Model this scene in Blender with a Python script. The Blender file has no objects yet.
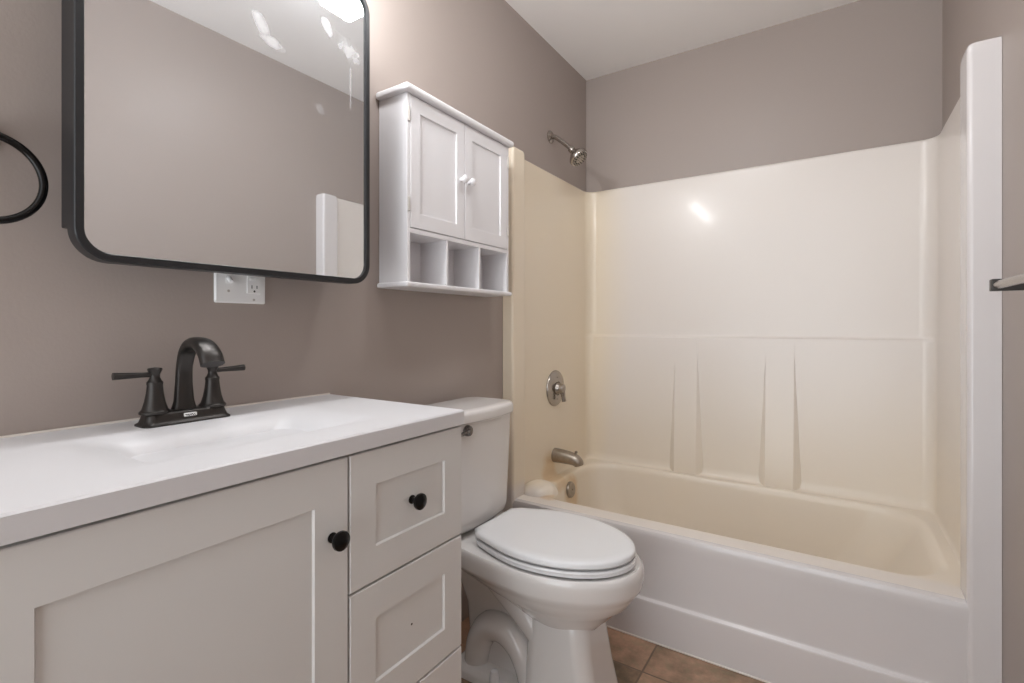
import bpy, bmesh, math, random
from mathutils import Vector, Matrix

random.seed(4)
C = bpy.context.scene.collection
sc = bpy.context.scene
PI = math.pi

# ------------------------------------------------------------------ camera
# X: distance from the vanity wall, Y: depth towards the tub, Z: up (metres)
CAM = (1.149, 0.0, 1.087)
cd = bpy.data.cameras.new('camera')
cam = bpy.data.objects.new('camera', cd)
C.objects.link(cam)
cam.location = CAM
cam.rotation_euler = (PI / 2, 0, math.radians(33.07))
cd.sensor_width = 36.0
cd.lens = 36.0 * 496.0 / 1024.0
cd.shift_y = -15.5 / 1024.0
cd.clip_start = 0.02
sc.camera = cam

# ------------------------------------------------------------------ world (added fill light through the open end behind the camera)
w = bpy.data.worlds.new('world')
sc.world = w
w.use_nodes = True
_t = w.node_tree
_bg = _t.nodes['Background']
_g = _t.nodes.new('ShaderNodeTexCoord')
_s = _t.nodes.new('ShaderNodeSeparateXYZ')
_r = _t.nodes.new('ShaderNodeMapRange')
_t.links.new(_g.outputs['Generated'], _s.inputs[0])
_t.links.new(_s.outputs['Z'], _r.inputs[0])
_r.inputs[1].default_value, _r.inputs[2].default_value = -0.35, 0.25
_r.inputs[3].default_value, _r.inputs[4].default_value = 3.2, 1.5      # added glow, stronger from below to brighten the ceiling
_t.links.new(_r.outputs[0], _bg.inputs['Strength'])
_bg.inputs['Color'].default_value = (0.92, 0.965, 1.0, 1)

# ------------------------------------------------------------------ lamps and exposure
VANITY_BULBS = [0.35, 0.60, 0.85]
BULB_POWER = 4.2
CEIL_GLOW = 36.0     # the frosted shade of the ceiling lamp
CEIL_POS = (0.715, 1.275, 2.33)
LAMP_COL = (0.97, 0.985, 1.0)
sc.view_settings.view_transform = 'Standard'
sc.view_settings.look = 'None'
sc.view_settings.gamma = 1.0
sc.view_settings.use_curve_mapping = False
sc.view_settings.exposure = 0.56
for k, y in enumerate(VANITY_BULBS):
    ld = bpy.data.lights.new('vanity_bulb_light', 'POINT')
    ld.energy = BULB_POWER
    ld.shadow_soft_size = 0.035
    ld.color = LAMP_COL
    lo = bpy.data.objects.new('vanity_bulb_light', ld)
    lo.location = (0.205, y, 2.045)
    C.objects.link(lo)
# ------------------------------------------------------------------ room measures
W = 1.497          # vanity wall to right wall
D = 2.515          # far wall
H = 2.44           # ceiling
YB = -1.25         # open back end, behind the camera
TF = 1.690         # front of the tub apron
TZ = 0.379         # tub rim height
ST = 1.815         # top of the surround


# ------------------------------------------------------------------ materials
def srgb(r, g, b):
    f = lambda c: (c / 255 / 12.92) if c / 255 <= 0.04045 else ((c / 255 + 0.055) / 1.055) ** 2.4
    return (f(r), f(g), f(b), 1)


class N:
    def __init__(s, name):
        s.m = bpy.data.materials.new(name)
        s.m.use_nodes = True
        s.t = s.m.node_tree
        s.b = s.t.nodes['Principled BSDF']

    def new(s, kind, **kw):
        n = s.t.nodes.new(kind)
        for k, v in kw.items():
            setattr(n, k, v)
        return n

    def link(s, a, b):
        s.t.links.new(a, b)

    def val(s, sock, v):
        if hasattr(v, 'is_linked') or hasattr(v, 'links'):
            s.link(v, sock)
        else:
            sock.default_value = v

    def math(s, op, a, b=0.0, c=None, clamp=False):
        n = s.new('ShaderNodeMath', operation=op, use_clamp=clamp)
        s.val(n.inputs[0], a)
        s.val(n.inputs[1], b)
        if c is not None:
            s.val(n.inputs[2], c)
        return n.outputs[0]

    def smooth(s, v, lo, hi, a=0.0, b=1.0):
        n = s.new('ShaderNodeMapRange', interpolation_type='SMOOTHSTEP')
        s.val(n.inputs[0], v)
        n.inputs[1].default_value = lo
        n.inputs[2].default_value = hi
        n.inputs[3].default_value = a
        n.inputs[4].default_value = b
        return n.outputs[0]

    def mix(s, f, a, b):
        n = s.new('ShaderNodeMix', data_type='RGBA')
        s.val(n.inputs[0], f)
        s.val(n.inputs[6], a)
        s.val(n.inputs[7], b)
        return n.outputs[2]

    def noise(s, vec, scale, detail=3.0, rough=0.5):
        n = s.new('ShaderNodeTexNoise')
        n.inputs['Scale'].default_value = scale
        n.inputs['Detail'].default_value = detail
        n.inputs['Roughness'].default_value = rough
        if vec is not None:
            s.link(vec, n.inputs['Vector'])
        return n.outputs['Fac']

    def pos(s):
        return s.new('ShaderNodeNewGeometry').outputs['Position']

    def xyz(s, v):
        n = s.new('ShaderNodeSeparateXYZ')
        s.link(v, n.inputs[0])
        return n.outputs

    def bump(s, h, strength, dist=0.002):
        n = s.new('ShaderNodeBump')
        n.inputs['Strength'].default_value = strength
        n.inputs['Distance'].default_value = dist
        s.link(h, n.inputs['Height'])
        s.link(n.outputs[0], s.b.inputs['Normal'])


def mat(name, col, rough=0.5, metal=0.0, var=0.04, nscale=6.0, bump=0.0, bscale=200.0, coat=0.0, spec=0.5):
    n = N(name)
    p = n.pos()
    f = n.noise(p, nscale, 4)
    lo = tuple(c * (1 - var) for c in col[:3]) + (1,)
    hi = tuple(min(1, c * (1 + var)) for c in col[:3]) + (1,)
    n.link(n.mix(f, lo, hi), n.b.inputs['Base Color'])
    n.b.inputs['Roughness'].default_value = rough
    n.b.inputs['Metallic'].default_value = metal
    n.b.inputs['Specular IOR Level'].default_value = spec
    n.b.inputs['Coat Weight'].default_value = coat
    n.b.inputs['Coat Roughness'].default_value = 0.05
    if bump:
        n.bump(n.noise(p, bscale, 3), bump)
    return n.m


M = {}
M['wall'] = mat('taupe_wall_paint', srgb(166, 154, 147), 0.42, var=0.02, nscale=3, bump=0.12, bscale=170, spec=0.4)
M['ceiling'] = mat('white_ceiling_paint', srgb(246, 243, 241), 0.75, var=0.02, nscale=3, bump=0.2, bscale=120)
M['vanity'] = mat('white_cabinet_lacquer', srgb(221, 220, 218), 0.38, var=0.015, nscale=4)
M['top'] = mat('white_cultured_marble', srgb(218, 217, 219), 0.38, var=0.01, nscale=5, coat=0.0)
M['porcelain'] = mat('white_porcelain', srgb(228, 225, 223), 0.10, var=0.01, nscale=5, coat=0.4)
M['seat'] = mat('white_seat_plastic', srgb(230, 231, 233), 0.22, var=0.01, nscale=5)
M['shelf'] = mat('white_painted_wood', srgb(230, 228, 230), 0.4, var=0.015, nscale=6)
M['plastic'] = mat('white_plate_plastic', srgb(244, 243, 242), 0.3, var=0.01)
M['slot'] = mat('dark_slot', srgb(40, 36, 34), 0.6)
M['bronze'] = mat('dark_oil_rubbed_bronze', srgb(62, 59, 57), 0.34, metal=0.75, var=0.15, nscale=30)
M['black'] = mat('black_powder_coat', srgb(40, 40, 42), 0.42, metal=0.3, var=0.08, nscale=20)
M['knob'] = mat('black_knob_metal', srgb(26, 25, 25), 0.22, metal=0.6, var=0.1, nscale=40)
M['nickel'] = mat('brushed_nickel', srgb(172, 165, 158), 0.24, metal=1.0, var=0.08, nscale=40)
M['nickel_worn'] = mat('limescaled_nickel', srgb(168, 158, 146), 0.38, metal=0.9, var=0.25, nscale=60)
M['hinge'] = mat('painted_hinge', srgb(196, 190, 184), 0.4, metal=0.3)
M['chrome'] = mat('dark_polished_chrome', srgb(120, 116, 114), 0.12, metal=1.0, var=0.03, nscale=30)
M['gasket'] = mat('dark_shadow_gap', srgb(90, 84, 80), 0.7)
M['caulk'] = mat('white_caulk', srgb(222, 214, 206), 0.5, var=0.05, nscale=50)
M['gelcoat'] = mat('white_gelcoat', srgb(218, 213, 212), 0.22, var=0.012, nscale=3, coat=0.3)


def surround_material():
    n = N('yellowed_gelcoat')
    p = n.pos()
    x, y, z = n.xyz(p)
    nz = n.noise(p, 3.0, 3)
    nz2 = n.noise(p, 22.0, 4, 0.6)
    # old yellowing: strongest on the plumbing end and low down, where the water runs
    end = n.smooth(x, 0.30, 0.02)
    low = n.smooth(z, 1.05, 0.30, 0.0, 0.62)
    yel = n.math('MAXIMUM', end, low)
    yel = n.math('MULTIPLY', yel, n.math('ADD', n.math('MULTIPLY', nz, 0.5), 0.72), clamp=True)
    inner = n.math('MAXIMUM', n.smooth(y, TF + 0.07, TF + 0.13), n.smooth(z, 0.40, 0.46))
    yel = n.math('MULTIPLY', yel, n.math('ADD', n.math('MULTIPLY', inner, 0.85), 0.15))
    base = n.mix(yel, srgb(231, 224, 218), srgb(238, 224, 201))
    # rust below the spout, beside the overflow
    def spot(cx, cy, cz, sx, sy, sz):
        a = n.math('DIVIDE', n.math('SUBTRACT', x, cx), sx)
        b = n.math('DIVIDE', n.math('SUBTRACT', y, cy), sy)
        c = n.math('DIVIDE', n.math('SUBTRACT', z, cz), sz)
        s2 = n.math('ADD', n.math('ADD', n.math('MULTIPLY', a, a), n.math('MULTIPLY', b, b)), n.math('MULTIPLY', c, c))
        s2 = n.math('ADD', s2, n.math('MULTIPLY', n.math('SUBTRACT', nz2, 0.5), 1.2))
        return n.smooth(s2, 1.0, 0.15)
    r1 = spot(0.05, 2.04, 0.40, 0.10, 0.085, 0.12)
    r2 = spot(0.09, 2.12, 0.30, 0.07, 0.085, 0.12)
    r3 = spot(0.16, 1.80, 0.375, 0.05, 0.05, 0.014)
    rust = n.math('MULTIPLY', n.math('MAXIMUM', n.math('MAXIMUM', r1, r2), n.math('MULTIPLY', r3, 0.8)), 0.55)
    base = n.mix(rust, base, srgb(216, 176, 116))
    n.link(base, n.b.inputs['Base Color'])
    n.b.inputs['Roughness'].default_value = 0.3
    n.b.inputs['Coat Weight'].default_value = 0.12
    n.b.inputs['Coat Roughness'].default_value = 0.1
    n.bump(n.noise(p, 5.0, 2), 0.12, 0.01)
    return n.m


M['surround'] = surround_material()


def tile_material():
    n = N('brown_slate_tile')
    p = n.pos()
    mp = n.new('ShaderNodeMapping')
    mp.inputs['Location'].default_value = (-0.641 + 0.66, -1.53 + 1.65, 0)
    n.link(p, mp.inputs['Vector'])
    br = n.new('ShaderNodeTexBrick')
    br.offset = 0.0
    br.squash = 1.0
    br.inputs['Scale'].default_value = 1.0
    br.inputs['Brick Width'].default_value = 0.33
    br.inputs['Row Height'].default_value = 0.33
    br.inputs['Mortar Size'].default_value = 0.0035
    br.inputs['Mortar Smooth'].default_value = 0.3
    br.inputs['Color1'].default_value = (0.1, 0.1, 0.1, 1)
    br.inputs['Color2'].default_value = (0.9, 0.9, 0.9, 1)
    br.inputs['Mortar'].default_value = (0, 0, 0, 1)
    n.link(mp.outputs[0], br.inputs['Vector'])
    a = n.noise(p, 11.0, 6, 0.65)
    b = n.noise(p, 28.0, 5, 0.6)
    sep = n.new('ShaderNodeSeparateColor')
    n.link(br.outputs['Color'], sep.inputs[0])
    f = n.math('ADD', n.math('MULTIPLY', a, 0.75), n.math('MULTIPLY', sep.outputs[0], 0.28), clamp=True)
    c1 = n.mix(n.smooth(f, 0.32, 0.70), srgb(118, 100, 80), srgb(196, 156, 130))
    c1 = n.mix(n.math('MULTIPLY', n.smooth(b, 0.45, 0.7), 0.5), c1, srgb(150, 138, 110))
    c = n.mix(br.outputs['Fac'], c1, srgb(126, 106, 88))
    n.link(c, n.b.inputs['Base Color'])
    n.b.inputs['Roughness'].default_value = 0.45
    h = n.math('SUBTRACT', n.math('MULTIPLY', a, 0.5), n.math('MULTIPLY', br.outputs['Fac'], 1.0))
    n.bump(h, 0.5, 0.003)
    return n.m


M['tile'] = tile_material()


def mirror_material():
    n = N('hazy_mirror_glass')
    p = n.pos()
    x, y, z = n.xyz(p)
    n1 = n.noise(p, 26.0, 5, 0.65)
    n2 = n.noise(p, 9.0, 3)
    def patch(cy, cz, sy, sz, rot=0.0, edge=1.0):
        dy = n.math('SUBTRACT', y, cy)
        dz = n.math('SUBTRACT', z, cz)
        cr, sr = math.cos(rot), math.sin(rot)
        u = n.math('DIVIDE', n.math('ADD', n.math('MULTIPLY', dy, cr), n.math('MULTIPLY', dz, sr)), sy)
        v = n.math('DIVIDE', n.math('SUBTRACT', n.math('MULTIPLY', dz, cr), n.math('MULTIPLY', dy, sr)), sz)
        q = n.math('ADD', n.math('MULTIPLY', u, u), n.math('MULTIPLY', v, v))
        q = n.math('ADD', q, n.math('MULTIPLY', n.math('SUBTRACT', n1, 0.5), 2.4 * edge))
        return n.smooth(q, 1.3, 0.0)
    ps = [(patch(0.592, 1.728, 0.030, 0.018, -0.9), 0.42),
          (patch(0.618, 1.700, 0.030, 0.016, -0.1), 0.42),
          (patch(0.755, 1.80, 0.030, 0.014, -1.0, 1.3), 0.35),
          (patch(0.815, 1.775, 0.045, 0.030, -0.7, 1.6), 0.32),
          (patch(0.822, 1.690, 0.0035, 0.075, 0.0, 0.3), 0.30),
          (patch(0.735, 1.60, 0.020, 0.012, -0.6, 1.4), 0.18),
          (patch(0.395, 1.72, 0.025, 0.008, -0.8, 1.0), 0.18)]
    tot = None
    for s, k in ps:
        s = n.math('MULTIPLY', s, k)
        tot = s if tot is None else n.math('MAXIMUM', tot, s)
    tot = n.math('ADD', tot, n.math('ADD', n.math('MULTIPLY', n2, 0.05), 0.03), clamp=True)
    n.b.inputs['Base Color'].default_value = (0.90, 0.93, 0.96, 1)
    n.b.inputs['Metallic'].default_value = 1.0
    n.b.inputs['Roughness'].default_value = 0.015
    df = n.new('ShaderNodeBsdfDiffuse')
    df.inputs['Color'].default_value = (0.85, 0.86, 0.88, 1)
    mx = n.new('ShaderNodeMixShader')
    n.link(tot, mx.inputs[0])
    n.link(n.b.outputs[0], mx.inputs[1])
    n.link(df.outputs[0], mx.inputs[2])
    out = n.t.nodes['Material Output']
    n.link(mx.outputs[0], out.inputs['Surface'])
    return n.m


M['mirror'] = mirror_material()


def lamp_glass(name, strength):
    n = N(name)
    n.b.inputs['Base Color'].default_value = (0.9, 0.88, 0.85, 1)
    n.b.inputs['Roughness'].default_value = 0.3
    n.b.inputs['Emission Color'].default_value = (0.97, 0.985, 1.0, 1)
    n.b.inputs['Emission Strength'].default_value = strength
    return n.m


M['lamp'] = lamp_glass('lit_frosted_glass', CEIL_GLOW)


# ------------------------------------------------------------------ mesh helpers
def fin(bm):
    bmesh.ops.recalc_face_normals(bm, faces=bm.faces)


def rbox(bm, x0, x1, y0, y1, z0, z1, r=0.003, seg=2):
    t = bmesh.new()
    bmesh.ops.create_cube(t, size=1.0)
    bmesh.ops.scale(t, vec=(x1 - x0, y1 - y0, z1 - z0), verts=t.verts)
    bmesh.ops.translate(t, vec=((x0 + x1) / 2, (y0 + y1) / 2, (z0 + z1) / 2), verts=t.verts)
    if r > 0:
        r = min(r, 0.49 * min(x1 - x0, y1 - y0, z1 - z0))
        bmesh.ops.bevel(t, geom=list(t.edges), offset=r, segments=seg, profile=0.5, affect='EDGES')
    me = bpy.data.meshes.new('tmp')
    t.to_mesh(me)
    t.free()
    bm.from_mesh(me)
    bpy.data.meshes.remove(me)


def loft(bm, rings, cap0=True, cap1=True, closed=True):
    vs = [[bm.verts.new(p) for p in r] for r in rings]
    n = len(vs[0])
    for a, b in zip(vs[:-1], vs[1:]):
        for i in range(n if closed else n - 1):
            j = (i + 1) % n
            try:
                bm.faces.new((a[i], a[j], b[j], b[i]))
            except ValueError:
                pass
    if cap0:
        bm.faces.new(list(reversed(vs[0])))
    if cap1:
        bm.faces.new(vs[-1])
    return vs


def frame_of(ax):
    ax = Vector(ax).normalized()
    u = ax.orthogonal().normalized()
    if abs(ax.z) < 0.95:
        u = ax.cross(Vector((0, 0, 1))).normalized()
    return ax, u, ax.cross(u).normalized()


def lathe(bm, prof, origin=(0, 0, 0), axis=(0, 0, 1), seg=32, cap0=True, cap1=True):
    ax, u, v = frame_of(axis)
    o = Vector(origin)
    rings = []
    for r, h in prof:
        r = max(r, 0.0002)
        rings.append([o + ax * h + (u * math.cos(2 * PI * k / seg) + v * math.sin(2 * PI * k / seg)) * r for k in range(seg)])
    loft(bm, rings, cap0, cap1)


def catmull(pts, n=8):
    P = [Vector(p) for p in pts]
    out = []
    for i in range(len(P) - 1):
        p0 = P[i - 1] if i > 0 else P[0] * 2 - P[1]
        p1, p2 = P[i], P[i + 1]
        p3 = P[i + 2] if i + 2 < len(P) else P[-1] * 2 - P[-2]
        for k in range(n):
            t = k / n
            out.append(0.5 * ((2 * p1) + (p2 - p0) * t + (2 * p0 - 5 * p1 + 4 * p2 - p3) * t * t + (3 * p1 - p0 - 3 * p2 + p3) * t ** 3))
    out.append(P[-1].copy())
    return out


def sweep(bm, pts, rad, seg=16, smooth=8, ratio=1.0, closed=False, square=2.0, up=None):
    """tube along pts; rad: number or one per control point; ratio: width of the second axis to the first"""
    ctrl = [Vector(p) for p in pts]
    if smooth and not closed:
        path = catmull(ctrl, smooth)
    else:
        path = ctrl
    n = len(path)
    def rr(i):
        if not hasattr(rad, '__len__'):
            return rad
        t = i / max(1, n - 1) * (len(rad) - 1)
        k = min(int(t), len(rad) - 2)
        return rad[k] + (rad[k + 1] - rad[k]) * (t - k)
    rings = []
    u = None
    for i, p in enumerate(path):
        if closed:
            t = (path[(i + 1) % n] - path[i - 1]).normalized()
        else:
            t = (path[min(i + 1, n - 1)] - path[max(i - 1, 0)]).normalized()
        if up is not None:
            u = Vector(up)
            u = (u - t * u.dot(t)).normalized()
        elif u is None:
            u = frame_of(t)[1]
        else:
            u = (u - t * u.dot(t)).normalized()
        v = t.cross(u).normalized()
        r = rr(i)
        ring = []
        for k in range(seg):
            c, s = math.cos(2 * PI * k / seg), math.sin(2 * PI * k / seg)
            e = 2.0 / square
            c = math.copysign(abs(c) ** e, c)
            s = math.copysign(abs(s) ** e, s)
            ring.append(p + u * c * r + v * s * r * ratio)
        rings.append(ring)
    if closed:
        rings.append(rings[0])
        loft(bm, rings, False, False)
        bmesh.ops.remove_doubles(bm, verts=bm.verts, dist=1e-6)
    else:
        loft(bm, rings)


def rrect(x0, x1, y0, y1, r, z, n=8):
    """rounded rectangle ring in XY at height z, 4*(n+1) points"""
    r = max(1e-4, min(r, (x1 - x0) / 2 - 1e-4, (y1 - y0) / 2 - 1e-4))
    out = []
    for cx, cy, a0 in ((x1 - r, y1 - r, 0), (x0 + r, y1 - r, PI / 2), (x0 + r, y0 + r, PI), (x1 - r, y0 + r, 1.5 * PI)):
        for k in range(n + 1):
            a = a0 + PI / 2 * k / n
            out.append(Vector((cx + r * math.cos(a), cy + r * math.sin(a), z)))
    return out


def rr_yz(y0, y1, z0, z1, r, x, n=8):
    return [Vector((x, p.x, p.y)) for p in rrect(y0, y1, z0, z1, r, 0, n)]


WORLD_LOC = {}


def obj(name, bm, m, parent=None, angle=38, recalc=True):
    if recalc:
        fin(bm)
    th = math.radians(angle)
    for e in bm.edges:
        if len(e.link_faces) == 2 and e.calc_face_angle(0) > th:
            e.smooth = False
    for f in bm.faces:
        f.smooth = True
    lo = Vector((min(v.co.x for v in bm.verts), min(v.co.y for v in bm.verts), min(v.co.z for v in bm.verts)))
    hi = Vector((max(v.co.x for v in bm.verts), max(v.co.y for v in bm.verts), max(v.co.z for v in bm.verts)))
    c = Vector(((lo.x + hi.x) / 2, (lo.y + hi.y) / 2, lo.z))
    bmesh.ops.translate(bm, vec=-c, verts=bm.verts)
    me = bpy.data.meshes.new(name)
    bm.to_mesh(me)
    bm.free()
    o = bpy.data.objects.new(name, me)
    if m is not None:
        me.materials.append(m)
    C.objects.link(o)
    wn = o.modifiers.new('weighted_normal', 'WEIGHTED_NORMAL')
    wn.keep_sharp = True
    wn.weight = 80
    o.location = c
    WORLD_LOC[o.name] = c
    if parent is not None:
        o.parent = parent
        o.matrix_parent_inverse = Matrix.Translation(-WORLD_LOC[parent.name])
    return o


def thing(name, label, cat, loc, group=None):
    o = bpy.data.objects.new(name, None)
    o.empty_display_size = 0.05
    C.objects.link(o)
    o.location = loc
    WORLD_LOC[o.name] = Vector(loc)
    o['label'] = label
    o['category'] = cat
    if group:
        o['group'] = group
    return o


def struct(name, bm, m, label=None, angle=38):
    o = obj(name, bm, m, None, angle)
    o['kind'] = 'structure'
    if label:
        o['label'] = label
    return o


def shaker(bm, xb, xf, y0, y1, z0, z1, stile, rail, depth=0.0048, e=0.0015, slope=0.002):
    """a framed front facing +X with a sunk flat panel"""
    def R(x, i):
        return [Vector((x, y0 + i, z0 + i)), Vector((x, y1 - i, z0 + i)), Vector((x, y1 - i, z1 - i)), Vector((x, y0 + i, z1 - i))]
    def P(x, g):
        a, b, c, d = y0 + stile + g, y1 - stile - g, z0 + rail + g, z1 - rail - g
        return [Vector((x, a, c)), Vector((x, b, c)), Vector((x, b, d)), Vector((x, a, d))]
    loft(bm, [R(xb, 0), R(xf - e, 0), R(xf, e), P(xf, 0), P(xf - 0.001, 0.0007), P(xf - depth, slope)])


# ================================================================== THE SETTING
bm = bmesh.new(); rbox(bm, -0.1, W + 0.1, YB - 0.1, D + 0.1, -0.08, 0.0, 0)
struct('floor', bm, M['tile'], 'brown slate-look tile floor')
bm = bmesh.new(); rbox(bm, -0.1, W + 0.1, YB - 0.1, D + 0.1, H, H + 0.08, 0)
struct('ceiling', bm, M['ceiling'])
bm = bmesh.new(); rbox(bm, -0.1, 0.0, YB - 0.1, D + 0.1, 0, H, 0)
struct('wall_left', bm, M['wall'], 'taupe painted wall behind vanity and toilet')
bm = bmesh.new(); rbox(bm, W, W + 0.1, YB - 0.1, D + 0.1, 0, H, 0)
struct('wall_right', bm, M['wall'])
bm = bmesh.new(); rbox(bm, 0.0, W, D, D + 0.1, 0, H, 0)
struct('wall_far', bm, M['wall'])
# ================================================================== TUB AND SURROUND
tub = thing('tub_shower_unit', 'cream fibreglass bathtub with moulded shower walls in the far alcove', 'bathtub', (W / 2, 2.1, 0))

# basin: rim rolling down into the tub
FL = 0.062     # flange column width
def tub_rings():
    n = 10
    R = []
    R.append(rrect(0.004, W - 0.004, TF + 0.016, D - 0.004, 0.004, TZ - 0.05, n))
    R.append(rrect(0.004, W - 0.004, TF + 0.012, D - 0.004, 0.004, TZ - 0.016, n))
    R.append(rrect(0.004, W - 0.004, TF + 0.016, D - 0.004, 0.006, TZ - 0.005, n))
    R.append(rrect(0.004, W - 0.004, TF + 0.026, D - 0.004, 0.010, TZ, n))
    x0, x1, y0, y1 = 0.085, W - 0.075, TF + 0.105, D - 0.085
    for d, z, r in ((-0.010, TZ + 0.001, 0.150), (0.0, TZ - 0.003, 0.145), (0.008, TZ - 0.012, 0.14), (0.014, TZ - 0.03, 0.14),
                    (0.022, TZ - 0.10, 0.14), (0.034, 0.17, 0.15), (0.05, 0.11, 0.15), (0.075, 0.08, 0.15), (0.12, 0.062, 0.14), (0.2, 0.057, 0.1)):
        # the right end leans back for a bather
        lean = 0.16 * max(0.0, (TZ - z) / TZ)
        R.append(rrect(x0 + d, x1 - d - lean, y0 + d * 0.8, y1 - d * 0.8, r, z, n))
    return R
bm = bmesh.new()
loft(bm, tub_rings(), False, True)
obj('tub_basin', bm, M['surround'], tub, 60)

# apron: sunk panel above, thicker plinth below
bm = bmesh.new()
prof = [(TF + 0.040, TZ - 0.002), (TF + 0.024, TZ + 0.0005), (TF + 0.012, TZ - 0.005), (TF + 0.006, TZ - 0.018), (TF + 0.008, TZ - 0.045),
        (TF + 0.010, TZ - 0.09), (TF + 0.012, 0.150), (TF + 0.010, 0.144), (TF + 0.001, 0.138), (TF - 0.001, 0.132), (TF, 0.10), (TF, 0.0)]
xs = [FL - 0.02 + (W - 2 * FL + 0.04) * k / 40 for k in range(41)]
rings = []
for xv in xs:
    rings.append([Vector((xv, y, z)) for y, z in prof] + [Vector((xv, TF + 0.06, 0.0)), Vector((xv, TF + 0.06, TZ - 0.03))])
loft(bm, rings)
obj('apron', bm, M['gelcoat'], tub, 35)

bm = bmesh.new()
sweep(bm, [(FL, TF - 0.001, 0.0025), (0.7, TF - 0.001, 0.003), (W - FL, TF - 0.001, 0.0025)], 0.003, 8, 6)
obj('caulk_line', bm, M['caulk'], tub)

# wall panels: one U-shaped sheet with rounded inside corners, a shelf line at eye height on the back
def u_path(off, shelf=0.0):
    """plan path left front -> left back -> right back -> right front; returns (point, weight on the back)"""
    a, b, yb = off, W - off, D - off
    r = 0.055
    P = []
    y_start = TF + 0.05
    for k in range(9):
        P.append((a, y_start + (yb - r - y_start) * k / 8, 0.0))
    for k in range(1, 9):
        t = PI / 2 * k / 8
        P.append((a + r - r * math.cos(t), yb - r + r * math.sin(t), k / 8))
    for k in range(1, 25):
        P.append((a + r + (b - a - 2 * r) * k / 24, yb, 1.0))
    for k in range(1, 9):
        t = PI / 2 * k / 8
        P.append((b - r + r * math.sin(t), yb - r + r * math.cos(t), 1 - k / 8))
    for k in range(1, 9):
        P.append((b, yb - r - (yb - r - y_start) * k / 8, 0.0))
    out = []
    for x, y, wt in P:
        out.append(Vector((x, y - shelf * wt, 0)))
    return out
LEDGE = 1.034
levels = [(0.0, 0.002, ST - 0.004), (0.0, 0.010, ST), (0.0, 0.016, ST - 0.003), (0.0, 0.020, ST - 0.012), (0.0, 0.020, ST - 0.1), (0.0, 0.020, LEDGE + 0.20),
          (0.0, 0.021, LEDGE + 0.012), (0.002, 0.022, LEDGE + 0.003), (0.010, 0.022, LEDGE - 0.0005), (0.016, 0.023, LEDGE - 0.004), (0.018, 0.023, LEDGE - 0.014), (0.018, 0.024, 0.75),
          (0.018, 0.025, 0.50), (0.018, 0.026, 0.42), (0.020, 0.029, TZ + 0.012), (0.024, 0.036, TZ + 0.003), (0.028, 0.044, TZ - 0.004)]
bm = bmesh.new()
rings = []
for sh, off, z in levels:
    rings.append([Vector((p.x, p.y, z)) for p in u_path(off, sh)])
loft(bm, rings, False, False, closed=False)
obj('wall_panel', bm, M['surround'], tub, 50)

# two tapering ribs on the back panel below the shelf line
YP = D - 0.024 - 0.018
for cx, lw in ((0.545, 0.052), (0.945, 0.056)):
    bm = bmesh.new()
    rings = []
    for z, p, fl in ((LEDGE - 0.008, 0.0005, 0.0), (LEDGE - 0.08, 0.001, 0.001), (0.85, 0.008, 0.009), (0.60, 0.019, 0.022), (TZ - 0.002, 0.030, 0.036)):
        rings.append([Vector((cx - lw - 1.0 * fl, YP + 0.004, z)), Vector((cx - lw, YP - p, z)),
                      Vector((cx + lw - 0.002, YP - p, z)), Vector((cx + lw, YP - p * 0.9, z)), Vector((cx + lw + fl * 1.0, YP + 0.004, z))])
    loft(bm, rings)
    obj('rib', bm, M['surround'], tub, 25)

# rounded front columns of the unit, floor to top
for x0, x1, inner, zt in ((0.002, FL - 0.010, 1, 1.827), (W - FL - 0.003, W - 0.002, -1, 1.812)):
    bm = bmesh.new()
    rings = []
    for z, g, d in ((0.0, 0, 0), (0.3, 0, 0), (zt - 0.03, 0, 0), (zt - 0.014, 0.001, 0.001), (zt - 0.005, 0.004, 0.004), (zt, 0.012, 0.012)):
        xa, xb = (x0, x1 - g) if inner == 1 else (x0 + g, x1)
        ring = rrect(xa - (0.014 if inner == 1 else 0), xb + (0.014 if inner < 0 else 0), TF + 0.004 + d, TF + 0.10 - d, 0.012, z, 5)
        for p in ring:
            p.x = min(max(p.x, 0.0008), W - 0.0008)
        rings.append(ring)
    loft(bm, rings)
    obj('front_column', bm, M['gelcoat'] if inner < 0 else M['surround'], tub, 50)

# moulded soap dish bulge in the front corner at the plumbing end
bm = bmesh.new()
rings = []
for r, h in ((0.085, 0.0), (0.080, 0.014), (0.070, 0.027), (0.056, 0.038), (0.038, 0.046), (0.018, 0.050), (0.004, 0.051)):
    rings.append([Vector((0.088 + r * 0.95 * math.cos(2 * PI * k / 32), 1.845 + r * 0.95 * math.sin(2 * PI * k / 32), TZ - 0.006 + h)) for k in range(32)])
loft(bm, rings)
obj('soap_ledge', bm, M['surround'], tub, 60)

# overflow plate on the end of the basin
bm = bmesh.new()
lathe(bm, [(0.036, -0.012), (0.036, 0.003), (0.033, 0.007), (0.020, 0.009), (0.0, 0.0095)], (0.108, 2.105, 0.318), (1, 0, 0.14), 32)
op = obj('overflow_plate', bm, M['nickel_worn'], tub)
bm = bmesh.new()
lathe(bm, [(0.004, 0.0), (0.004, 0.003), (0.0, 0.0035)], (0.1165, 2.105, 0.319), (1, 0, 0.14), 12)
obj('screw', bm, M['nickel'], op)

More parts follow.
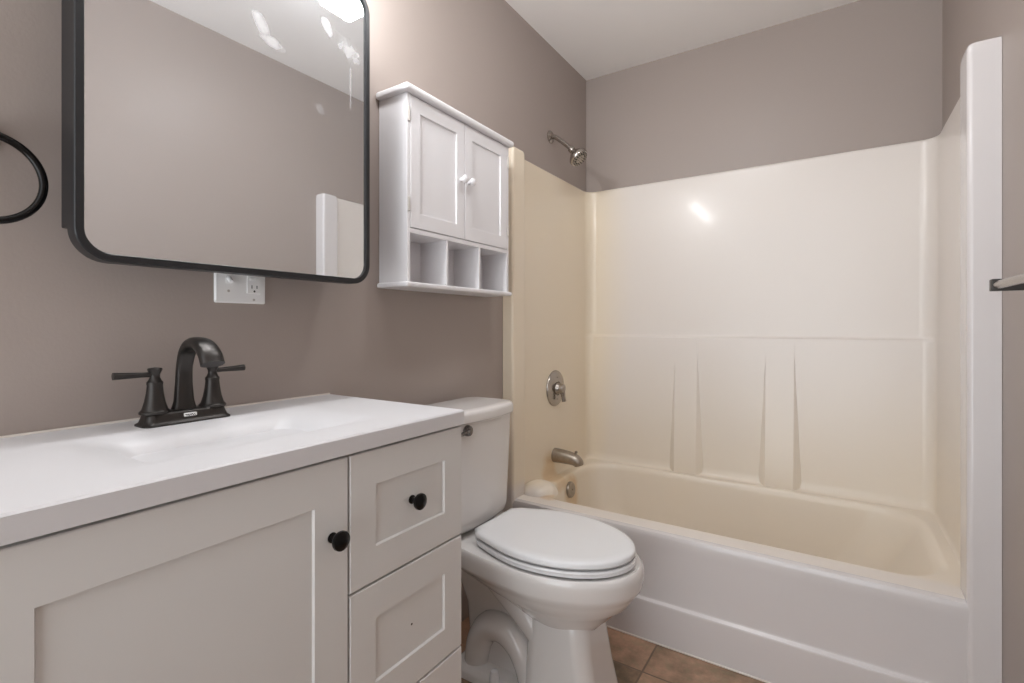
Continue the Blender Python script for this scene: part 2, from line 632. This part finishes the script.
# ---- shower head on its arm
sh = thing('wall_shower', 'brushed nickel shower head on a bent arm above the surround', 'shower head', (0, 2.10, 1.996))
bm = bmesh.new()
lathe(bm, [(0.030, 0.001), (0.030, 0.004), (0.025, 0.010), (0.014, 0.014), (0.010, 0.016)], (0, 2.10, 1.996), (1, 0, 0), 32)
obj('wall_flange', bm, M['nickel'], sh)
bm = bmesh.new()
sweep(bm, [(0.002, 2.10, 1.996), (0.025, 2.10, 1.991), (0.05, 2.10, 1.973), (0.095, 2.10, 1.934), (0.116, 2.10, 1.915)], 0.0105, 16, 8)
obj('arm', bm, M['nickel'], sh)
ax = Vector((0.64, 0.02, -0.77)).normalized()
ho = Vector((0.108, 2.10, 1.922))
bm = bmesh.new()
lathe(bm, [(0.013, 0.0), (0.016, 0.004), (0.016, 0.016), (0.013, 0.020), (0.016, 0.026), (0.030, 0.040), (0.042, 0.054), (0.046, 0.060), (0.046, 0.071), (0.043, 0.076), (0.038, 0.076)], ho, ax, 36)
hd = obj('head', bm, M['nickel'], sh)
bm = bmesh.new()
lathe(bm, [(0.038, 0.070), (0.038, 0.0775), (0.033, 0.0785), (0.032, 0.077), (0.020, 0.077), (0.019, 0.0795), (0.0, 0.080)], ho, ax, 36)
obj('spray_face', bm, M['nickel_worn'], hd)
bm = bmesh.new()
_, hu, hv = frame_of(ax)
for r, cnt in ((0.0355, 18), (0.026, 14), (0.011, 6)):
    for k in range(cnt):
        a = 2 * PI * k / cnt
        c = ho + ax * 0.076 + (hu * math.cos(a) + hv * math.sin(a)) * r
        lathe(bm, [(0.0027, 0.0), (0.0024, 0.0045), (0.0, 0.005)], c, ax, 8)
obj('nozzle_ring', bm, M['slot'], sh)

# ---- valve
VX = 0.024
va = thing('shower_valve', 'round brushed nickel shower valve with lever handle on the plumbing end', 'shower valve', (VX, 2.105, 0.789))
bm = bmesh.new()
lathe(bm, [(0.086, -0.003), (0.086, 0.002), (0.083, 0.007), (0.070, 0.012), (0.045, 0.015), (0.034, 0.015), (0.034, 0.012)], (VX, 2.105, 0.789), (1, 0, 0), 48)
ep = obj('escutcheon', bm, M['nickel'], va)
for dz in (0.052, -0.052):
    bm = bmesh.new()
    lathe(bm, [(0.004, 0.0), (0.004, 0.003), (0.0, 0.004)], (VX + 0.012, 2.105, 0.789 + dz), (1, 0, 0), 12)
    obj('screw', bm, M['nickel_worn'], ep)
bm = bmesh.new()
lathe(bm, [(0.030, 0.010), (0.030, 0.018), (0.025, 0.026), (0.022, 0.034), (0.023, 0.040), (0.021, 0.047), (0.014, 0.050), (0.0, 0.051)], (VX, 2.105, 0.789), (1, 0, 0), 32)
sweep(bm, [(VX + 0.038, 2.106, 0.792), (VX + 0.041, 2.108, 0.770), (VX + 0.043, 2.111, 0.748), (VX + 0.045, 2.114, 0.728)], [0.014, 0.012, 0.010, 0.011], 14, 6, 0.7)
obj('lever_handle', bm, M['nickel'], va)

# ---- spout
sp = thing('tub_spout', 'brushed nickel tub spout with diverter pin above the overflow', 'tub spout', (VX, 2.10, 0.462))
bm = bmesh.new()
pts = [(VX - 0.004, 2.10, 0.470), (VX + 0.03, 2.10, 0.470), (VX + 0.07, 2.10, 0.468), (VX + 0.105, 2.10, 0.463), (VX + 0.124, 2.10, 0.452), (VX + 0.129, 2.10, 0.438)]
sweep(bm, pts, [0.034, 0.033, 0.031, 0.028, 0.025, 0.021], 24, 8)
obj('spout_body', bm, M['nickel_worn'], sp)
bm = bmesh.new()
lathe(bm, [(0.004, -0.01), (0.004, 0.010), (0.007, 0.012), (0.007, 0.018), (0.003, 0.021)], (VX + 0.112, 2.10, 0.484), (0.15, 0, 1), 14)
obj('diverter_pin', bm, M['nickel_worn'], sp)


# ================================================================== VANITY
VX1 = 0.460        # face of the doors and drawers
VY0, VY1 = 0.093, 0.855
CT = 0.903         # counter top
van = thing('vanity_cabinet', 'white shaker vanity cabinet with black knobs under the white sink top', 'cabinet', (0.23, 0.47, 0))
bm = bmesh.new()
rbox(bm, 0.004, VX1 - 0.021, VY0, VY0 + 0.016, 0.09, CT - 0.0335, 0.001)
rbox(bm, 0.004, VX1 - 0.021, VY1 - 0.016, VY1, 0.09, CT - 0.0335, 0.001)
rbox(bm, 0.004, 0.012, VY0 + 0.016, VY1 - 0.016, 0.09, CT - 0.15, 0)
rbox(bm, 0.004, VX1 - 0.021, VY0 + 0.016, VY1 - 0.016, 0.09, 0.106, 0)
rbox(bm, VX1 - 0.037, VX1 - 0.021, VY0 + 0.016, VY1 - 0.016, 0.106, CT - 0.0335, 0)
rbox(bm, 0.004, VX1 - 0.09, VY0 + 0.002, VY1 - 0.002, 0.0, 0.10, 0.001)
obj('carcass', bm, M['vanity'], van)


def knob(parent, x, y, z, m=None):
    bm = bmesh.new()
    lathe(bm, [(0.0085, -0.002), (0.0085, 0.002), (0.0055, 0.004), (0.0050, 0.012), (0.0075, 0.016), (0.0145, 0.0185), (0.0160, 0.022), (0.0155, 0.026), (0.011, 0.0292), (0.005, 0.0305), (0.0, 0.0308)], (x, y, z), (1, 0, 0), 28)
    return obj('knob', bm, m or M['knob'], parent)


YM = 0.553
bm = bmesh.new()
shaker(bm, VX1 - 0.020, VX1, VY0 + 0.002, YM - 0.002, 0.105, 0.866, 0.064, 0.069)
dr = obj('door', bm, M['vanity'], van)
knob(dr, VX1, 0.519, 0.741)
ZD = [(0.631, 0.866), (0.386, 0.627), (0.105, 0.382)]
for k, (za, zb) in enumerate(ZD):
    bm = bmesh.new()
    shaker(bm, VX1 - 0.020, VX1, YM + 0.002, VY1, za, zb, 0.056, 0.062)
    dw = obj('drawer', bm, M['vanity'], van)
    if k == 0:
        knob(dw, VX1 - 0.0048, 0.706, 0.748)
    if k == 1:
        dw['label'] = 'drawer with its knob missing'
        bm = bmesh.new()
        lathe(bm, [(0.0022, 0.0), (0.0022, 0.0006), (0.0, 0.0007)], (VX1 - 0.0050, 0.706, 0.504), (1, 0, 0), 12)
        obj('screw_hole', bm, M['slot'], dw)

# ---- counter top with moulded basin
ct = thing('sink_countertop', 'white one-piece sink top with shallow rectangular basin on the vanity', 'countertop', (0.23, 0.472, CT - 0.032))
CX0, CX1, CY0, CY1 = 0.003, 0.467, 0.088, 0.858
bm = bmesh.new()
n = 8
R = [rrect(CX0, CX1, CY0, CY1, 0.003, CT - 0.031, n), rrect(CX0, CX1, CY0, CY1, 0.004, CT - 0.003, n), rrect(CX0 + 0.002, CX1 - 0.003, CY0 + 0.003, CY1 - 0.003, 0.004, CT, n), rrect(CX0 + 0.01, CX1 - 0.01, CY0 + 0.01, CY1 - 0.01, 0.006, CT, n)]
R.append(rrect(0.114, 0.393, 0.240, 0.710, 0.03, CT, n))
bx0, bx1, by0, by1 = 0.122, 0.385, 0.252, 0.698
for d, dz, r in ((0.0, 0.0, 0.030), (0.006, 0.0004, 0.03), (0.014, 0.0020, 0.03), (0.024, 0.0055, 0.03), (0.034, 0.010, 0.03), (0.046, 0.020, 0.03), (0.055, 0.036, 0.035), (0.064, 0.050, 0.04), (0.073, 0.058, 0.04), (0.086, 0.062, 0.03), (0.115, 0.065, 0.02)):
    R.append(rrect(bx0 + d, bx1 - d, by0 + d * 1.5, by1 - d * 1.5, r, CT - dz, n))
loft(bm, R, True, True)
obj('basin_top', bm, M['top'], ct, 40)
bm = bmesh.new()
lathe(bm, [(0.024, 0.0), (0.024, 0.0015), (0.020, 0.003), (0.012, 0.002), (0.0, 0.004)], (0.253, 0.474, CT - 0.0655), (0, 0, 1), 28)
obj('drain', bm, M['bronze'], ct)
bm = bmesh.new()
sweep(bm, [(0.003, CY0 + 0.002, CT + 0.0005), (0.003, 0.4, CT + 0.001), (0.003, CY1 - 0.003, CT + 0.0005)], 0.0028, 8, 4)
obj('caulk_line', bm, M['caulk'], ct)

# ---- faucet
FY = 0.461
FX = 0.090
fa = thing('faucet', 'dark bronze two-handle faucet with arched spout at the back of sink', 'faucet', (FX, FY, CT))
bm = bmesh.new()
rings = []
for g, z in ((0.0, CT + 0.0002), (0.0, CT + 0.003), (0.004, CT + 0.006), (0.006, CT + 0.012), (0.008, CT + 0.020), (0.011, CT + 0.0235), (0.016, CT + 0.0245)):
    rings.append(rrect(FX - 0.029 + g, FX + 0.029 - g, FY - 0.077 + g, FY + 0.077 - g, 0.014, z, 6))
loft(bm, rings)
fb = obj('base_plate', bm, M['bronze'], fa)
# badge on the front of the base plate
bm = bmesh.new()
rings = []
for g, dx in ((0.0, 0.0), (0.0, 0.0012), (0.0006, 0.0016)):
    rings.append(rr_yz(FY - 0.0115 + g, FY + 0.0115 - g, CT + 0.0105 + g, CT + 0.0185 - g, 0.002, FX + 0.0215 + dx, 4))
loft(bm, rings)
bd = obj('badge', bm, M['plastic'], fb)
bm = bmesh.new()
pts = []
for k in range(25):
    t = k / 24
    pts.append((FX + 0.0232, FY - 0.009 + 0.018 * t, CT + 0.0145 + 0.0014 * math.sin(t * 31) + 0.0007 * math.sin(t * 13)))
sweep(bm, pts, 0.00045, 6, 2)
obj('script_mark', bm, M['slot'], bd)
# spout
bm = bmesh.new()
pts = [(FX - 0.004, FY, CT + 0.020), (FX - 0.004, FY, CT + 0.040), (FX - 0.004, FY, CT + 0.075), (FX - 0.001, FY, CT + 0.108), (FX + 0.014, FY, CT + 0.138),
       (FX + 0.042, FY, CT + 0.152), (FX + 0.073, FY, CT + 0.148), (FX + 0.096, FY, CT + 0.132), (FX + 0.107, FY, CT + 0.114)]
sweep(bm, pts, [0.023, 0.0175, 0.0148, 0.0142, 0.0155, 0.0175, 0.0190, 0.0200, 0.0205], 24, 8, 0.60, square=2.6, up=(0, 1, 0))
obj('spout', bm, M['bronze'], fa, 50)
for s in (-1, 1):
    hy = FY + s * 0.0508
    bm = bmesh.new()
    lathe(bm, [(0.0245, CT + 0.022), (0.0245, CT + 0.026), (0.0205, CT + 0.030), (0.0165, CT + 0.044), (0.0138, CT + 0.060), (0.0124, CT + 0.074), (0.0130, CT + 0.076), (0.0130, CT + 0.080), (0.0105, CT + 0.083),
               (0.0080, CT + 0.089), (0.0080, CT + 0.094), (0.0110, CT + 0.101), (0.0120, CT + 0.104), (0.0105, CT + 0.106), (0.0, CT + 0.1075)], (FX, hy, 0), (0, 0, 1), 28)
    hp = obj('handle', bm, M['bronze'], fa)
    bm = bmesh.new()
    sweep(bm, [(FX, hy + s * 0.004, CT + 0.094), (FX, hy + s * 0.02, CT + 0.0945), (FX, hy + s * 0.046, CT + 0.095), (FX, hy + s * 0.064, CT + 0.0955)], [0.0050, 0.0046, 0.0058, 0.0066], 14, 5)
    obj('lever', bm, M['bronze'], hp)


# ================================================================== MEDICINE CABINET WITH MIRROR
MX = 0.130
MY0, MY1, MZ0, MZ1 = 0.281, 0.880, 1.194, 1.945
mc = thing('mirror_cabinet', 'black framed mirror cabinet with rounded corners above the sink', 'mirror', (0.0, 0.585, MZ0))
bm = bmesh.new()
rbox(bm, 0.002, 0.055, MY0 + 0.019, MY1 - 0.016, MZ0 + 0.066, MZ1 - 0.06, 0.002)
rbox(bm, 0.050, MX - 0.030, MY0 + 0.013, MY1 - 0.012, MZ0 + 0.060, MZ1 - 0.055, 0.002)
obj('cabinet_box', bm, M['black'], mc)
bm = bmesh.new()
FR = 0.013
ro = 0.052
loft(bm, [rr_yz(MY0 + 0.012, MY1 - 0.012, MZ0 + 0.012, MZ1 - 0.012, ro, MX - 0.032, 12),
          rr_yz(MY0 + 0.002, MY1 - 0.002, MZ0 + 0.002, MZ1 - 0.002, ro, MX - 0.030, 12),
          rr_yz(MY0, MY1, MZ0, MZ1, ro, MX - 0.026, 12),
          rr_yz(MY0, MY1, MZ0, MZ1, ro, MX + 0.004, 12),
          rr_yz(MY0 + 0.0015, MY1 - 0.0015, MZ0 + 0.0015, MZ1 - 0.0015, ro, MX + 0.0055, 12),
          rr_yz(MY0 + FR - 0.001, MY1 - FR + 0.001, MZ0 + FR - 0.001, MZ1 - FR + 0.001, ro - FR, MX + 0.0055, 12),
          rr_yz(MY0 + FR, MY1 - FR, MZ0 + FR, MZ1 - FR, ro - FR, MX + 0.0045, 12),
          rr_yz(MY0 + FR, MY1 - FR, MZ0 + FR, MZ1 - FR, ro - FR, MX - 0.004, 12)], True, True)
obj('frame', bm, M['black'], mc)
bm = bmesh.new()
loft(bm, [rr_yz(MY0 + FR - 0.0005, MY1 - FR + 0.0005, MZ0 + FR - 0.0005, MZ1 - FR + 0.0005, ro - FR, MX - 0.003, 12),
          rr_yz(MY0 + FR - 0.0005, MY1 - FR + 0.0005, MZ0 + FR - 0.0005, MZ1 - FR + 0.0005, ro - FR, MX, 12)])
obj('mirror_glass', bm, M['mirror'], mc, 20)

# ---- vanity lamp bar above the mirror (gives the main light)
vl = thing('vanity_light', 'bar lamp with three bulbs on the wall above the mirror', 'wall lamp', (0.0, 0.60, 2.09))
bm = bmesh.new(); rbox(bm, 0.002, 0.030, 0.25, 0.95, 2.09, 2.15, 0.006)
obj('back_plate', bm, M['black'], vl)
for y in VANITY_BULBS:
    bm = bmesh.new()
    sweep(bm, [(0.028, y, 2.12), (0.10, y, 2.125), (0.190, y, 2.122), (0.205, y, 2.105)], 0.009, 12, 6)
    lathe(bm, [(0.022, 2.086), (0.022, 2.108), (0.012, 2.112)], (0.205, y, 0), (0, 0, 1), 20)
    obj('socket_arm', bm, M['black'], vl)

# ---- ceiling lamp seen in the mirror
cl = thing('ceiling_light', 'square frosted glass ceiling light reflected at the top of the mirror', 'ceiling light', (CEIL_POS[0], CEIL_POS[1], H))
bm = bmesh.new()
loft(bm, [rrect(CEIL_POS[0] - s, CEIL_POS[0] + s, CEIL_POS[1] - s, CEIL_POS[1] + s, 0.02, z, 5) for s, z in ((0.105, H - 0.001), (0.105, H - 0.015), (0.098, H - 0.022))])
obj('base_plate', bm, M['nickel'], cl)
bm = bmesh.new()
loft(bm, [rrect(CEIL_POS[0] - s, CEIL_POS[0] + s, CEIL_POS[1] - s, CEIL_POS[1] + s, 0.012, z, 5) for s, z in ((0.045, H - 0.020), (0.060, H - 0.055), (0.073, H - 0.080), (0.075, H - 0.092), (0.070, H - 0.104), (0.045, H - 0.112), (0.01, H - 0.114))])
obj('glass_shade', bm, M['lamp'], cl, 50)

bm = bmesh.new()
loft(bm, [rrect(CEIL_POS[0] - s, CEIL_POS[0] + s, CEIL_POS[1] - s, CEIL_POS[1] + s, 0.014, z, 5) for s, z in ((0.082, H - 0.018), (0.084, H - 0.082), (0.080, H - 0.084), (0.078, H - 0.018))], False, False)
obj('glow_shield', bm, M['nickel'], cl, 40)  # added nickel skirt, keeps the shade's glow off the nearby ceiling

# ---- switch and outlet plate
pl = thing('wall_plate', 'white double wall plate with switch and outlet under the mirror', 'outlet', (0.0, 0.616, 1.14))
PY0, PY1, PZ0, PZ1 = 0.558, 0.674, 1.139, 1.253
bm = bmesh.new()
loft(bm, [rr_yz(PY0, PY1, PZ0, PZ1, 0.004, 0.0005, 4), rr_yz(PY0, PY1, PZ0, PZ1, 0.004, 0.003, 4), rr_yz(PY0 + 0.003, PY1 - 0.003, PZ0 + 0.003, PZ1 - 0.003, 0.004, 0.006, 4)])
cv = obj('cover', bm, M['plastic'], pl)
PZ = (PZ0 + PZ1) / 2
bm = bmesh.new()
rbox(bm, 0.005, 0.0072, 0.587 - 0.006, 0.587 + 0.006, PZ - 0.013, PZ + 0.013, 0.0005)
sweep(bm, [(0.004, 0.587, PZ), (0.010, 0.587, PZ - 0.003), (0.018, 0.587, PZ - 0.010)], [0.005, 0.005, 0.0045], 8, 3)
obj('toggle_switch', bm, M['plastic'], pl)
bm = bmesh.new()
rbox(bm, 0.005, 0.0085, 0.645 - 0.0165, 0.645 + 0.0165, PZ - 0.0335, PZ + 0.0335, 0.0012)
ou = obj('outlet_face', bm, M['plastic'], pl)
for dz in (0.021, -0.021):
    for dy, hh in ((-0.006, 0.004), (0.006, 0.0035)):
        bm = bmesh.new(); rbox(bm, 0.0084, 0.0088, 0.645 + dy - 0.001, 0.645 + dy + 0.001, PZ + dz + 0.003 - hh, PZ + dz + 0.003 + hh, 0)
        obj('slot', bm, M['slot'], ou)
    bm = bmesh.new(); lathe(bm, [(0.0024, 0), (0.0024, 0.0004)], (0.0084, 0.645, PZ + dz - 0.007), (1, 0, 0), 12)
    obj('slot', bm, M['slot'], ou)
for dy in (-0.006, 0.006):
    bm = bmesh.new(); rbox(bm, 0.0084, 0.0098, 0.645 + dy - 0.0048, 0.645 + dy + 0.0048, PZ - 0.003, PZ + 0.003, 0.0004)
    obj('test_button', bm, M['plastic'], ou)
for sy, dd in ((0.587, 0.030), (0.645, 0.048)):
    for dz in (-dd, dd):
        bm = bmesh.new(); lathe(bm, [(0.003, 0.0), (0.003, 0.0008), (0.001, 0.0012)], (0.0056, sy, PZ + dz), (1, 0, 0), 12)
        obj('screw', bm, M['hinge'], cv)

# ---- towel ring
tr = thing('towel_ring', 'black metal towel ring on the wall left of the mirror', 'towel ring', (0.0, 0.198, 1.39))
bm = bmesh.new()
lathe(bm, [(0.026, 0.0005), (0.026, 0.006), (0.023, 0.010), (0.010, 0.014), (0.009, 0.055), (0.012, 0.060), (0.012, 0.068), (0.008, 0.071)], (0, 0.198, 1.398), (1, 0, 0), 28)
obj('mount', bm, M['knob'], tr)
bm = bmesh.new()
sweep(bm, [(0.060, 0.198 + 0.065 * math.cos(2 * PI * k / 64), 1.317 + 0.067 * math.sin(2 * PI * k / 64)) for k in range(64)], 0.0060, 14, 0, closed=True)
obj('ring', bm, M['knob'], tr)


# ================================================================== WALL CABINET ABOVE THE TOILET
SX, SY0, SY1 = 0.119, 1.030, 1.558
SZ0, SZ1 = 1.200, 1.782
wc = thing('wall_cabinet', 'white two-door wall cabinet with open cubbies hung above the toilet', 'cabinet', (0.0, 1.276, SZ0))
t = 0.012
bm = bmesh.new()
rbox(bm, 0.002, SX, SY0, SY0 + t, SZ0 + 0.014, SZ1 - 0.02, 0.001)
rbox(bm, 0.002, SX, SY1 - t, SY1, SZ0 + 0.014, SZ1 - 0.02, 0.001)
rbox(bm, 0.002, 0.006, SY0 + t, SY1 - t, SZ0 + 0.014, SZ1 - 0.02, 0)
rbox(bm, 0.006, SX - 0.015, SY0 + t, SY1 - t, SZ1 - 0.034, SZ1 - 0.021, 0)
obj('carcass', bm, M['shelf'], wc)
bm = bmesh.new(); rbox(bm, 0.002, SX + 0.010, SY0 - 0.010, SY1 + 0.010, SZ0, SZ0 + 0.015, 0.005, 3)
obj('bottom_board', bm, M['shelf'], wc)
bm = bmesh.new(); rbox(bm, 0.002, SX + 0.016, SY0 - 0.016, SY1 + 0.016, SZ1 - 0.021, SZ1, 0.007, 3)
obj('crown_board', bm, M['shelf'], wc)
ZS = 1.374
bm = bmesh.new(); rbox(bm, 0.006, SX, SY0 + t, SY1 - t, ZS - 0.016, ZS - 0.002, 0.001)
obj('shelf', bm, M['shelf'], wc)
op_w = (SY1 - SY0 - 2 * t - 2 * 0.010) / 3
for k in (1, 2):
    y = SY0 + t + op_w * k + 0.010 * (k - 1)
    bm = bmesh.new(); rbox(bm, 0.006, SX - 0.002, y, y + 0.010, SZ0 + 0.014, ZS - 0.015, 0.001)
    obj('divider', bm, M['shelf'], wc)
ym = (SY0 + SY1) / 2
for ya, yb, ky, hy in ((SY0 + t + 0.001, ym - 0.001, ym - 0.020, SY0 + t * 0.5), (ym + 0.001, SY1 - t - 0.001, ym + 0.020, SY1 - t * 0.5)):
    bm = bmesh.new()
    shaker(bm, SX - 0.014, SX + 0.001, ya, yb, ZS, SZ1 - 0.024, 0.040, 0.044, depth=0.005, slope=0.0015)
    dd = obj('door', bm, M['shelf'], wc)
    bm = bmesh.new()
    lathe(bm, [(0.007, -0.001), (0.006, 0.006), (0.006, 0.010), (0.0115, 0.014), (0.013, 0.019), (0.011, 0.024), (0.006, 0.0265), (0.0, 0.027)], (SX + 0.001, ky, 1.567), (1, 0, 0), 24)
    obj('knob', bm, M['shelf'], dd)
    for hz in (1.44, 1.70):
        bm = bmesh.new()
        rbox(bm, SX - 0.001, SX + 0.0015, hy - 0.004, hy + 0.004, hz - 0.020, hz + 0.020, 0.0005)
        lathe(bm, [(0.003, -0.020), (0.003, 0.020)], (SX + 0.002, hy, hz), (0, 0, 1), 10)
        obj('hinge', bm, M['hinge'], dd)


# ================================================================== TOILET
TY = 1.307
to = thing('toilet', 'white two-piece toilet with closed lid between vanity and tub', 'toilet', (0.40, TY, 0))


def egg(z, xb, xf, wb, w, xm, n=48, pf=2.0, rc=0.016):
    """egg ring: flat back of half width wb at xb, widest w at xm, round front at xf"""
    half = []
    m = n // 2
    nf = int(m * 0.6)
    for k in range(nf):                       # front tip -> widest
        a = PI / 2 * k / nf
        c = math.cos(a) ** (2 / pf)
        s = math.sin(a) ** (2 / pf)
        half.append((xm + (xf - xm) * c, w * s))
    nb = m - nf
    L = xm - xb
    for k in range(nb):
        tt = k / (nb - 1)
        x = xm - L * tt
        wid = wb + (w - wb) * (math.cos(PI / 2 * tt) ** 1.15 if tt < 1 else 0)
        d = x - xb
        if d < rc:
            wid -= rc - math.sqrt(max(0, rc * rc - (rc - d) ** 2))
        half.append((x, wid))
    ring = [Vector((x, TY + y, z)) for x, y in half]
    ring += [Vector((x, TY - y, z)) for x, y in reversed(half[1:])]
    return ring


# bowl with its column and trapway
bm = bmesh.new()
spec = [(0.412, 0.07, 0.705, 0.120, 0.186, 0.44), (0.416, 0.06, 0.712, 0.126, 0.191, 0.44), (0.410, 0.05, 0.719, 0.130, 0.195, 0.44), (0.395, 0.05, 0.722, 0.130, 0.197, 0.44),
        (0.365, 0.06, 0.720, 0.126, 0.1945, 0.44), (0.355, 0.07, 0.717, 0.123, 0.192, 0.44), (0.345, 0.10, 0.708, 0.114, 0.185, 0.45), (0.333, 0.13, 0.701, 0.108, 0.179, 0.45), (0.310, 0.19, 0.686, 0.100, 0.168, 0.46),
        (0.280, 0.26, 0.660, 0.090, 0.146, 0.47), (0.250, 0.31, 0.632, 0.075, 0.120, 0.48), (0.225, 0.34, 0.607, 0.060, 0.098, 0.48), (0.208, 0.36, 0.592, 0.050, 0.085, 0.48), (0.19, 0.38, 0.58, 0.04, 0.07, 0.48)]
loft(bm, [egg(z, xb, xf, wb, w_, xm) for z, xb, xf, wb, w_, xm in [(a + 0.014 + (0.010 if a < 0.3 else 0), b, c - 0.008, d, e - 0.007, f) for a, b, c, d, e, f in spec]])
rings = []
for z, xb, xf, w_ in ((0.262, 0.40, 0.578, 0.086), (0.235, 0.398, 0.586, 0.092), (0.19, 0.395, 0.592, 0.096), (0.12, 0.392, 0.604, 0.100), (0.05, 0.39, 0.620, 0.104), (0.0, 0.385, 0.630, 0.110)):
    rings.append(rrect(xb, xf, TY - w_, TY + w_, 0.045, z, 8))
loft(bm, rings)
# foot
rings = []
for z, g in ((0.0, 0.0), (0.018, 0.002), (0.03, 0.008), (0.036, 0.02)):
    rings.append(rrect(0.13 + g, 0.45, TY - 0.107 + g, TY + 0.122 - g, 0.04, z, 8))
loft(bm, rings)
# core under the deck
rings = []
for z, xa, xb, w_ in ((0.03, 0.16, 0.45, 0.045), (0.2, 0.14, 0.46, 0.045), (0.34, 0.10, 0.48, 0.07), (0.415, 0.08, 0.48, 0.10)):
    rings.append(rrect(xa, xb, TY - w_, TY + w_, 0.03, z, 6))
loft(bm, rings)
for s in (-1, 1):
    yy = TY + s * 0.050
    sweep(bm, [(0.16, yy, 0.375), (0.24, yy, 0.335), (0.32, yy, 0.285), (0.39, yy, 0.235), (0.44, yy, 0.185)], [0.036, 0.040, 0.044, 0.046, 0.042], 20, 8)
    sweep(bm, [(0.40, yy, 0.03), (0.385, yy, 0.085), (0.355, yy, 0.135), (0.305, yy, 0.165), (0.250, yy, 0.155), (0.215, yy, 0.11), (0.20, yy, 0.05), (0.20, yy, 0.01)],
          [0.038, 0.040, 0.042, 0.044, 0.044, 0.042, 0.040, 0.040], 20, 8)
obj('bowl', bm, M['porcelain'], to, 45)
for s in (-1, 1):
    bm = bmesh.new()
    lathe(bm, [(0.016, 0.030), (0.016, 0.040), (0.013, 0.060), (0.011, 0.068), (0.006, 0.071), (0.0, 0.0715)], (0.305, TY + s * 0.106, 0), (0, 0, 1), 20)
    obj('bolt_cap', bm, M['seat'], to)
# seat and lid
bm = bmesh.new()
loft(bm, [egg(z, 0.230 - g, 0.692 + g, 0.114 + g, 0.174 + g, 0.44) for z, g in ((0.4305, -0.006), (0.4335, 0.0), (0.4440, 0.001), (0.4480, -0.003), (0.4485, -0.012))])
obj('seat', bm, M['seat'], to)
bm = bmesh.new()
loft(bm, [egg(z, 0.228 - g, 0.690 + g, 0.116 + g, 0.173 + g, 0.44) for z, g in ((0.4525, -0.010), (0.4540, -0.002), (0.4580, 0.001), (0.4660, 0.0), (0.4710, -0.004), (0.4735, -0.014), (0.4745, -0.030))])
obj('lid', bm, M['seat'], to)
for s in (-1, 1):
    bm = bmesh.new()
    rbox(bm, 0.222, 0.260, TY + s * 0.065 - 0.02, TY + s * 0.065 + 0.02, 0.429, 0.4640, 0.006)
    obj('hinge', bm, M['seat'], to)


def tank_ring(z, x0, x1, w_, bow, r, n=10):
    """plan of the tank: straight back, bowed front"""
    ring = rrect(x0, x1, TY - w_, TY + w_, r, z, n)
    # extra points along the front so that it can bow
    out = []
    for i, p in enumerate(ring):
        out.append(p)
        q = ring[(i + 1) % len(ring)]
        if (q - p).length > 0.12:
            for k in range(1, 12):
                out.append(p.lerp(q, k / 12))
    for p in out:
        f = max(0.0, (p.x - x0) / (x1 - x0))
        p.x += bow * f * (1 - ((p.y - TY) / w_) ** 2)
    return out


TKZ0, TKZ1 = 0.436, 0.793
bm = bmesh.new()
rings = []
for z, g, wd in ((TKZ0, 0.030, 0.136), (TKZ0 + 0.006, 0.014, 0.148), (TKZ0 + 0.020, 0.004, 0.157), (TKZ0 + 0.04, 0.0, 0.160), (0.60, -0.004, 0.165), (TKZ1, -0.010, 0.171)):
    rings.append(tank_ring(z, 0.014, 0.182 - g, wd, 0.020, 0.034))
loft(bm, rings)
obj('tank', bm, M['porcelain'], to, 50)
bm = bmesh.new()
rings = []
for z, g in ((TKZ1 - 0.006, 0.010), (TKZ1 - 0.004, 0.002), (TKZ1, 0.0), (TKZ1 + 0.020, 0.0), (TKZ1 + 0.028, 0.003), (TKZ1 + 0.033, 0.010), (TKZ1 + 0.035, 0.03)):
    rings.append(tank_ring(z, 0.010 + g * 0.5, 0.204 - g, 0.176 - g, 0.022, 0.045))
loft(bm, rings)
obj('tank_lid', bm, M['porcelain'], to, 50)
bm = bmesh.new()
lathe(bm, [(0.017, -0.004), (0.017, 0.006), (0.015, 0.012), (0.009, 0.015), (0.0, 0.0155)], (0.203, TY - 0.107, 0.766), (1, 0, 0), 24)
sweep(bm, [(0.212, TY - 0.107, 0.766), (0.216, TY - 0.127, 0.765), (0.212, TY - 0.150, 0.761), (0.208, TY - 0.165, 0.758)], [0.006, 0.006, 0.006, 0.007], 12, 5)
obj('flush_lever', bm, M['chrome'], to)


# ================================================================== TOWEL BAR on the right wall
BX, BZ = W - 0.066, 1.172
tb = thing('towel_bar', 'brushed nickel towel bar on the right wall in front of tub', 'towel bar', (W, 1.15, BZ))
bm = bmesh.new()
sweep(bm, [(BX, 0.80, BZ), (BX, 1.1, BZ), (BX, 1.412, BZ)], 0.0085, 20, 2)
obj('bar', bm, M['nickel'], tb)
for y in (1.412, 0.80):
    bm = bmesh.new()
    rbox(bm, BX - 0.0105, W - 0.006, y - 0.009, y + 0.009, BZ - 0.0125, BZ + 0.0125, 0.002)
    rbox(bm, W - 0.008, W - 0.0005, y - 0.024, y + 0.024, BZ - 0.024, BZ + 0.024, 0.002)
    obj('end_post', bm, M['bronze'], tb)
